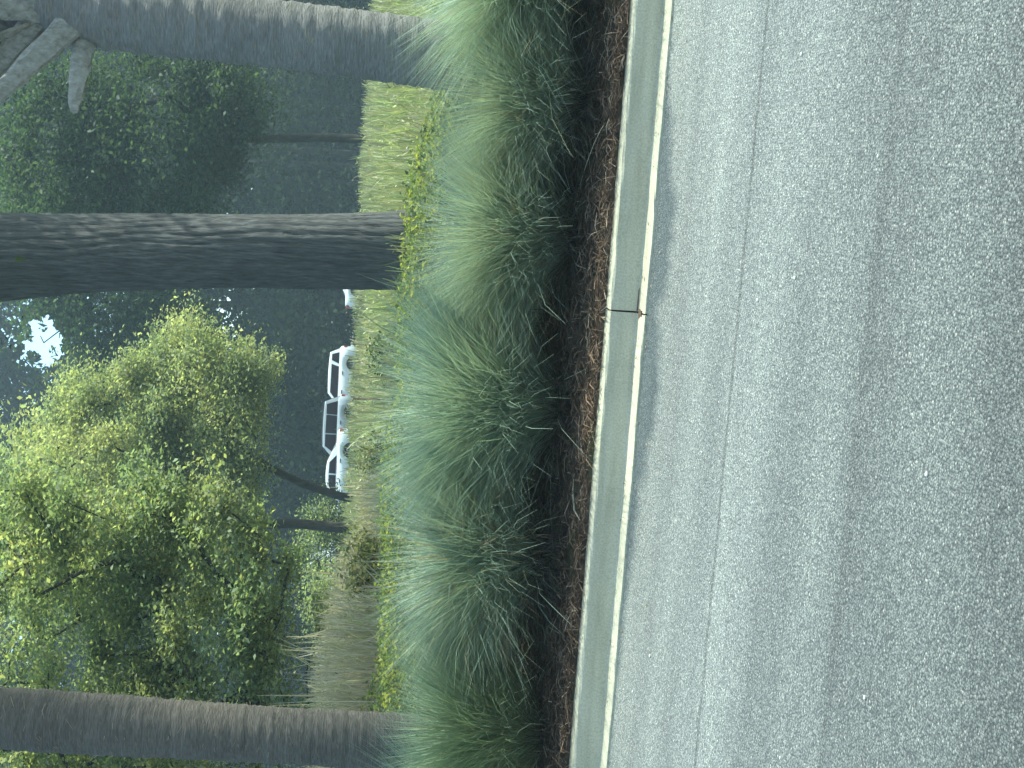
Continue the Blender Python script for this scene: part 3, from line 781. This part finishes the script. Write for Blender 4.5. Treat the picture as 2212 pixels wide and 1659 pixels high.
def meadow(n, y0, y1, hscale, seed, name, label, palette, wid, xlim=None, hfun=None, seedhead=.25, power=1.0, flecks=0, ftint=None, fsize=.03):
    rng = np.random.default_rng(seed)
    y = y0 * (y1 / y0) ** (rng.random(n) ** power)
    x = rng.uniform(-1, 1, n) * .2765 * y * 1.45
    tuft = rng.random(n) < .6
    x = np.where(tuft, np.round(x / (.020 * y)) * .020 * y + rng.normal(size=n) * .005 * y + .013 * y * np.sin(y * 3.3), x)
    if xlim:
        x = rng.uniform(xlim[0], xlim[1], n) * y
    z0 = np.array([gz(ST(a, b)[1]) for a, b in zip(x, y)])
    h = hscale * rng.uniform(.45, 1.15, n) * (.72 + .5 * vnoise(x * 1.6, y * .9, seed + 1)) * (1 + .35 * (rng.random(n) < .012))
    if hfun is not None: h *= hfun(x / y)
    ph = rng.uniform(0, 6.28, n); lean = np.abs(rng.normal(size=n)) * .30
    dx, dy = np.cos(ph) * lean, np.sin(ph) * lean
    f = np.array([0, .4, .75, 1.0])
    P = np.zeros((n, 4, 3)); 
    for k, q in enumerate(f):
        P[:, k, 0] = x + dx * h * q ** 1.8; P[:, k, 1] = y + dy * h * q ** 1.8; P[:, k, 2] = z0 - .02 + h * q * (1 - .12 * q * lean * 2)
    th = rng.uniform(0, 3.14, n)
    S = np.repeat(np.stack([np.cos(th), np.sin(th) * .4, np.zeros(n)], 1)[:, None], 4, 1)
    S /= np.linalg.norm(S, axis=2)[..., None] + 1e-6
    wd = wid * (y / y0) ** .85 * rng.uniform(.6, 1.4, n)
    sh = rng.random(n) < seedhead
    Wd = wd[:, None] * np.array([.8, 1, .8, .15])[None]
    Wd[sh] = wd[sh, None] * np.array([.5, .5, 1.7, .5])[None]
    V, F = ribbons(P, Wd, S)
    patch = vnoise(x * .9, y * .35, seed + 5)
    pal = np.asarray(palette)
    pi = np.clip((patch * .75 + rng.random(n) * .6 - .17) * len(pal), 0, len(pal) - 1).astype(int)
    c = pal[pi] * (1 + rng.normal(size=(n, 1)) * .16)
    c[sh] = c[sh] * .45 + np.asarray((.30, .25, .17)) * .55
    tint = np.repeat(np.clip(c, .01, .7), 8, 0)
    if flecks:
        j = rng.integers(0, n, flecks); q = rng.uniform(.55, 1.02, flecks)[:, None]
        a_, b_ = P[j, 1], P[j, 3]
        C = a_ + (b_ - a_) * ((q - .4) / .6) + rng.normal(size=(flecks, 3)) * .018 * (P[j, 0, 1] / y0)[:, None]
        V2, F2 = leaves(C, fsize * rng.uniform(.5, 1.6, flecks) * (P[j, 0, 1] / y0) ** .8, rng, 0, .35)
        F = np.concatenate([F, F2 + len(V)]); V = np.concatenate([V, V2])
        fc = np.asarray(ftint)[rng.integers(0, len(ftint), flecks)] * (1 + rng.normal(size=(flecks, 1)) * .2)
        tint = np.concatenate([tint, np.repeat(np.clip(fc, .02, .8), 4, 0)])
    o = mesh_obj(name, V, F, MAT['grass'], None, tint); tag(o, label, 'grass', kind='stuff')
    return o
PALM_ = [(.30, .34, .15), (.23, .28, .12), (.36, .37, .20), (.44, .41, .27), (.19, .23, .10), (.34, .38, .15)]
meadow(70000, 11.2, 60, .64, 31, 'meadow_grass', 'tall yellow-green meadow grass between the verge and the parked cars', PALM_, .009, power=.9, flecks=26000, ftint=[(.40, .43, .22), (.24, .28, .13), (.46, .43, .30), (.14, .18, .09)], fsize=.035)
meadow(20000, 12, 20, 1.2, 32, 'dry_meadow_grass', 'pinkish brown seeding grass beside the upright palm trunk', [(.42, .35, .27), (.36, .34, .20), (.48, .41, .33), (.30, .33, .15)], .008,
       xlim=(-.34, -.075), hfun=lambda q: np.clip(.56 + (-q - .075) * 1.7, .52, .80), seedhead=.45, flecks=22000, ftint=[(.46, .38, .32), (.36, .30, .25), (.30, .30, .17), (.22, .24, .12)], fsize=.035)

# ------------------------------------------------------------------ low groundcover and shrubs
def groundcover():
    rng = np.random.default_rng(41)
    n = 52000
    s = rng.uniform(-2.6, 5.6, n); t = rng.uniform(2.1, 4.1, n)
    hh = .68 + .12 * (vnoise(s * 2.2, t * 3, 4) - .5) - .09 * (s - 1.5) * .35
    edge = np.clip(np.minimum(t - 2.0, 4.2 - t) / .5, .25, 1)
    z = gz(3) + hh * edge * (1 - rng.random(n) ** 2.2 * .75)
    x = KX + E_.x * s + N_.x * t; y = KY + E_.y * s + N_.y * t
    P = np.stack([x, y, z], 1) + rng.normal(size=(n, 3)) * .02
    V, F = leaves(P, rng.uniform(.022, .05, n), rng, .3, .55)
    pal = np.asarray([(.11, .15, .05), (.085, .12, .05), (.18, .20, .05), (.26, .26, .06), (.07, .10, .045)])
    c = pal[rng.integers(0, 5, n)] * (1 + rng.normal(size=(n, 1)) * .15)
    o = mesh_obj('low_groundcover', V, F, MAT['leaf'], None, np.repeat(np.clip(c, .01, .6), 4, 0))
    tag(o, 'low band of small-leaved yellow-tipped groundcover behind the grass clumps', 'groundcover', kind='stuff')
groundcover()

def shrub(label, x, y, rad, h, tints, nleaf, lsize, seed):
    rng = np.random.default_rng(seed)
    z0 = gz(ST(x, y)[1]); root = empty('shrub', (x, y, z0)); tag(root, label, 'shrub', 'shrubs in the meadow')
    k = 26; d = rng.normal(size=(k, 3)); d /= np.linalg.norm(d, axis=1)[:, None]; d *= rng.uniform(.4, 1, (k, 1)) ** .5
    C = d * np.array([rad, rad * .8, h * .42]) + np.array([0, 0, h * .55]); C[:, 2] = np.maximum(C[:, 2], .1)
    b = MB()
    for c in C:
        m = c * .5 + np.array([0, 0, h * .12]); b.add(*tube([(0, 0, -.05), m, c], [.02, .013, .006], 5))
    b.obj('stems', MAT['wood_bark'], root)
    per = nleaf // k; P = np.repeat(C, per, 0) + rng.normal(size=(k * per, 3)) * rad * .22
    n = len(P); V, F = leaves(P, lsize * rng.uniform(.6, 1.4, n), rng)
    c = np.asarray(tints)[rng.integers(0, len(tints), n)] * (1 + rng.normal(size=(n, 1)) * .2)
    mesh_obj('foliage', V, F, MAT['leaf'], root, np.repeat(np.clip(c, .01, .6), 4, 0))
BR = [(.13, .15, .065), (.17, .16, .085), (.10, .125, .055)]
shrub('small dark shrub in the meadow near the oak trunk', .22, 14.5, .30, .82, DG + BR[2:], 2600, .045, 51)
shrub('olive shrub in the meadow between the dark shrub and the tall seeding grass', -.85, 14.0, .34, .80, BR, 2600, .045, 52)
shrub('brownish leafy shrub at the edge of the tall seeding grass', -1.85, 13.2, .42, .92, BR + [(.20, .18, .09)], 3400, .05, 53)
shrub('dark green bush hiding the nose of the low white sedan', -5.9, 58, 1.35, 2.0, DG + MG[:1], 5000, .13, 54)
shrub('dull green bush growing in front of the tall white van', -6.1, 50, 1.3, 2.3, DG + MG, 5000, .12, 55)
shrub('low leafy bush between the seeding grass and the deep green tree', -4.4, 27, .9, 1.5, MG, 4500, .07, 56)

# weathered stake in the meadow
stk = MB(); stk.add(*tube([(0, 0, -.2), (.01, 0, .5), (.0, 0, .86)], [.016, .015, .013], 6))
o = stk.obj('stake', plain('weathered_wood', (.13, .07, .05), .9, 0, .3, 30), None); o.location = (-.36, 22, gz(15)); tag(o, 'thin reddish brown stake standing in the meadow grass', 'stake')

# ------------------------------------------------------------------ fountain grass clumps along the kerb
def clump(label, s, t, h, nb, seed, spread=1.0, green=(.115, .150, .085), dead=.10, thatch=900, lean=(0, 0), gray=.5):
    rng = np.random.default_rng(seed)
    x, y = W2(s, t); z0 = gz(t)
    root = empty('grass_clump', (x, y, z0)); tag(root, label, 'grass clump', 'grass clumps along the kerb')
    def blades(n, lmin, lmax, p0, kmin, kmax, wid, r0, cull=False):
        az = rng.uniform(0, 2 * math.pi, n); rr = r0 * np.sqrt(rng.random(n))
        L = rng.uniform(lmin, lmax, n) * h
        phi0 = p0 * np.abs(rng.normal(size=n)) * .55 + rr / r0 * .18
        kk = rng.uniform(kmin, kmax, n) * spread
        K = 6; P = np.zeros((n, K, 3))
        az2 = az + rng.normal(size=n) * .35
        p = np.stack([rr * np.cos(az), rr * np.sin(az), np.full(n, -.02)], 1); P[:, 0] = p
        d0 = np.zeros((n, 3)); wob = rng.normal(size=(n, 2)) * .06
        for k in range(1, K):
            q = k / (K - 1); phi = phi0 + kk * q ** 1.5
            a3 = az2 + wob[:, 0] * k
            dirv = np.stack([np.sin(phi) * np.cos(a3), np.sin(phi) * np.sin(a3), np.cos(phi)], 1)
            dirv[:, 0] += lean[0] * q; dirv[:, 1] += lean[1] * q
            p = p + dirv * (L / (K - 1))[:, None]; P[:, k] = p
        P[:, :, 2] = np.maximum(P[:, :, 2], .01 + rng.random((n, 1)) * .03)
        if cull:
            ok = (P[:, -1, 2] > .12 * h + rng.random(n) * .25 * h) | (rng.random(n) < .04)
            P, az2, n = P[ok], az2[ok], int(ok.sum())
        a = az2 + math.pi / 2 + rng.normal(size=n) * .7
        S = np.repeat(np.stack([np.cos(a), np.sin(a), rng.normal(size=n) * .25], 1)[:, None], K, 1)
        W = (wid * rng.uniform(.6, 1.3, n))[:, None] * np.array([.9, 1, 1, .85, .55, .12])[None]
        return ribbons(P, W, S), n
    (V, F), n = blades(nb, .75, 1.35, .58, .3, 1.25, .0029, .10, True)
    base = np.asarray(green)
    c = base[None] * (1 + rng.normal(size=(n, 1)) * .20)
    g = rng.random((n, 1)) * gray; c = c * (1 - g) + np.asarray((.36, .41, .36)) * g * (1 + rng.normal(size=(n, 1)) * .15)
    dr = rng.random(n) < dead; c[dr] = jitter_tint((.30, .25, .15), int(dr.sum()), rng, .2)
    mesh_obj('blades', V, F, MAT['grass'], root, np.repeat(np.clip(c, .01, .7), 12, 0))
    (V, F), n = blades(int(thatch * 1.9), .25, .66, 1.6, .7, 1.5, .0034, .18)
    mesh_obj('thatch', V, F, MAT['dry'], root, np.repeat(jitter_tint((.135, .118, .096), n, rng, .35), 12, 0))
    n = max(10, nb // 600)
    (V, F), n = blades(n, .8, 1.5, 1.0, .4, 1.6, .0035, .12)
    mesh_obj('straw_stalks', V, F, MAT['dry'], root, np.repeat(jitter_tint((.42, .38, .26), n, rng, .15), 12, 0))
    return root
GR1, GR2, GR3 = (.245, .32, .26), (.225, .285, .17), (.235, .30, .25)
clump('olive green grass clump at the foot of the upright palm', -.10, .62, .70, 12000, 61, .95, GR2, .06, 900, gray=.25)
clump('grass clump with a brown dead centre between the upright palm and the round clump', .80, .78, .79, 13500, 62, 1.15, GR1, .14, 2200)
clump('fullest round grey-green grass clump, beside the kerb joint', 1.54, .82, .83, 15500, 63, 1.0, GR1, .03, 800)
clump('grass clump across the kerb joint, next to the fullest round clump', 2.42, .80, .71, 12500, 64, 1.05, GR3, .07, 1200)
clump('grass clump at the foot of the leaning palm with a dark tangled base', 3.06, .76, .66, 11500, 65, 1.1, GR3, .08, 1800)
clump('grass clump drooping in front of the leaning palm', 3.72, .85, .84, 12500, 66, 1.2, GR1, .06, 1200, lean=(-.12, 0))
for i, (s, t, h) in enumerate([(.30, 1.65, .58), (1.15, 1.75, .54), (1.95, 1.55, .40), (2.72, 1.55, .40), (3.9, 1.9, .66), (-.9, 1.3, .8)]):
    clump(['back-row grass clump behind the clump with the dead centre', 'back-row grass clump behind the fullest round clump', 'back-row grass clump behind the gap at the kerb joint',
           'back-row grass clump between the leaning palm and the kerb joint', 'back-row grass clump on the far side of the leaning palm', 'grass clump on the outer side of the upright palm'][i],
          s, t, h, 5200, 70 + i, 1.0, (GR1, GR3)[i % 2], .05, 500)

# pine straw and litter on the bed
def litter():
    rng = np.random.default_rng(91); n = 19000
    s = rng.uniform(-2, 5.5, n); t = .095 + rng.random(n) ** 1.5 * 1.3
    z = np.array([gz(max(.13, q)) for q in t]) + .018 + rng.random(n) * .035
    x = KX + E_.x * s + N_.x * t; y = KY + E_.y * s + N_.y * t
    a = rng.uniform(0, 6.28, n); L = rng.uniform(.04, .14, n)
    d = np.stack([np.cos(a), np.sin(a), rng.normal(size=n) * .22], 1) * L[:, None] * .5
    c = np.stack([x, y, z], 1); up = np.zeros((n, 3)); up[:, 2] = rng.uniform(0, .018, n)
    P = np.stack([c - d, c + up, c + d], 1)
    P[:, :, 2] = np.maximum(P[:, :, 2], .146)
    S = np.repeat(np.stack([-np.sin(a), np.cos(a), rng.normal(size=n) * .5], 1)[:, None], 3, 1)
    V, F = ribbons(P, np.tile([.0025, .0035, .0015], (n, 1)) * rng.uniform(.7, 1.5, (n, 1)), S)
    pal = np.asarray([(.13, .085, .06), (.20, .13, .09), (.09, .062, .045), (.36, .28, .21)])
    c = pal[rng.choice(4, n, p=[.36, .3, .24, .10])] * (1 + rng.normal(size=(n, 1)) * .2)
    o = mesh_obj('pine_straw', V, F, MAT['needle'], None, np.repeat(np.clip(c, .01, .6), 6, 0))
    tag(o, 'brown pine straw mulch scattered behind the kerb', 'mulch', kind='stuff')
litter()

def gutter_debris():
    rng = np.random.default_rng(95); n = 420
    s = rng.uniform(-1.5, 5, n); t = -.10 - rng.random(n) ** 2.5 * .5
    on = rng.random(n) < .35; t[on] = rng.uniform(-.09, -.005, on.sum())
    z = np.where(on, .024, .006)
    C = np.stack([KX + E_.x * s + N_.x * t, KY + E_.y * s + N_.y * t, z], 1)
    V, F = leaves(C, rng.uniform(.006, .022, n), rng, 3.0, .4)
    pal = np.asarray([(.16, .10, .06), (.09, .06, .045), (.30, .24, .16), (.20, .19, .10)])
    c = pal[rng.integers(0, 4, n)]
    o = mesh_obj('gutter_litter', V, F, MAT['needle'], None, np.repeat(c, 4, 0))
    tag(o, 'tiny dry leaf bits scattered along the gutter', 'litter', kind='stuff')
gutter_debris()

# dry twigs, pebbles
def twig(label, s, t, L, a, r=.004):
    x, y = W2(s, t); z = gz(max(t, .13)) + .035
    b = MB(); d = Vector((math.cos(a), math.sin(a), 0)); q = Vector((-d.y, d.x, 0))
    b.add(*tube([d * (-L / 2), d * (-L * .2) + q * L * .08 + Vector((0, 0, .015)), d * (L * .2) + q * L * .05 + Vector((0, 0, .012)), d * (L / 2) - q * L * .05], [r * .7, r, r, r * .5], 6))
    b.add(*tube([d * (L * .1) + q * L * .06 + Vector((0, 0, .014)), d * (L * .3) + q * L * .2 + Vector((0, 0, .02))], [r * .7, r * .3], 5))
    o = b.obj('twig', plain('dry_twig', (.42, .36, .27), .8, 0, .2, 40), None); o.location = (x, y, z); tag(o, label, 'twig')
twig('pale curved twig lying on the mulch beside the kerb', 1.22, .24, .30, .9)
twig('short pale twig on the mulch near the kerb joint', 1.95, .22, .12, .2, .003)
rr = random.Random(5)
peb = plain('pale_pebble', (.6, .58, .52), .8, 0, .15, 30)
for i, (s, t) in enumerate([(2.35, -1.7), (2.45, -2.05), (1.1, -2.35), (3.1, -1.9), (1.75, -1.2), (2.8, -2.6), (1.5, -2.9), (2.1, -3.1), (.8, -.7), (.55, -.45)]):
    x, y = W2(s, t); b = MB(); V = []
    r0 = rr.uniform(.0035, .0055); lat = 5; lon = 8
    for a in range(lat + 1):
        for c in range(lon):
            th = math.pi * a / lat; k = r0 * rr.uniform(.85, 1.15)
            V.append((k * math.sin(th) * math.cos(c * 6.283 / lon) * 1.3, k * math.sin(th) * math.sin(c * 6.283 / lon), k * .7 * math.cos(th)))
    o = poly_obj('pebble', V, grid_faces(lat + 1, lon, True), peb, None, smooth=True); o.location = (x, y, r0 * .6)
    tag(o, 'tiny pale pebble lying loose on the asphalt', 'pebble', 'pebbles on the road')

# ------------------------------------------------------------------ haze volume, added in place of a window-glass veil
hz, n, l, p = new_mat('veil_haze')
n.remove(p)
pv = nd(n, 'ShaderNodeVolumePrincipled')
pv.inputs['Color'].default_value = (.70, .89, 1.0, 1); pv.inputs['Density'].default_value = .0012; pv.inputs['Anisotropy'].default_value = .2
l.new(pv.outputs[0], n['Material Output'].inputs['Volume'])
V, F = box(-330, 330, -330, 330, -1.2, 46)
h = poly_obj('haze', V, F, hz, None); tag(h, 'thin bluish haze added in place of a window-glass veil', 'haze', kind='stuff')
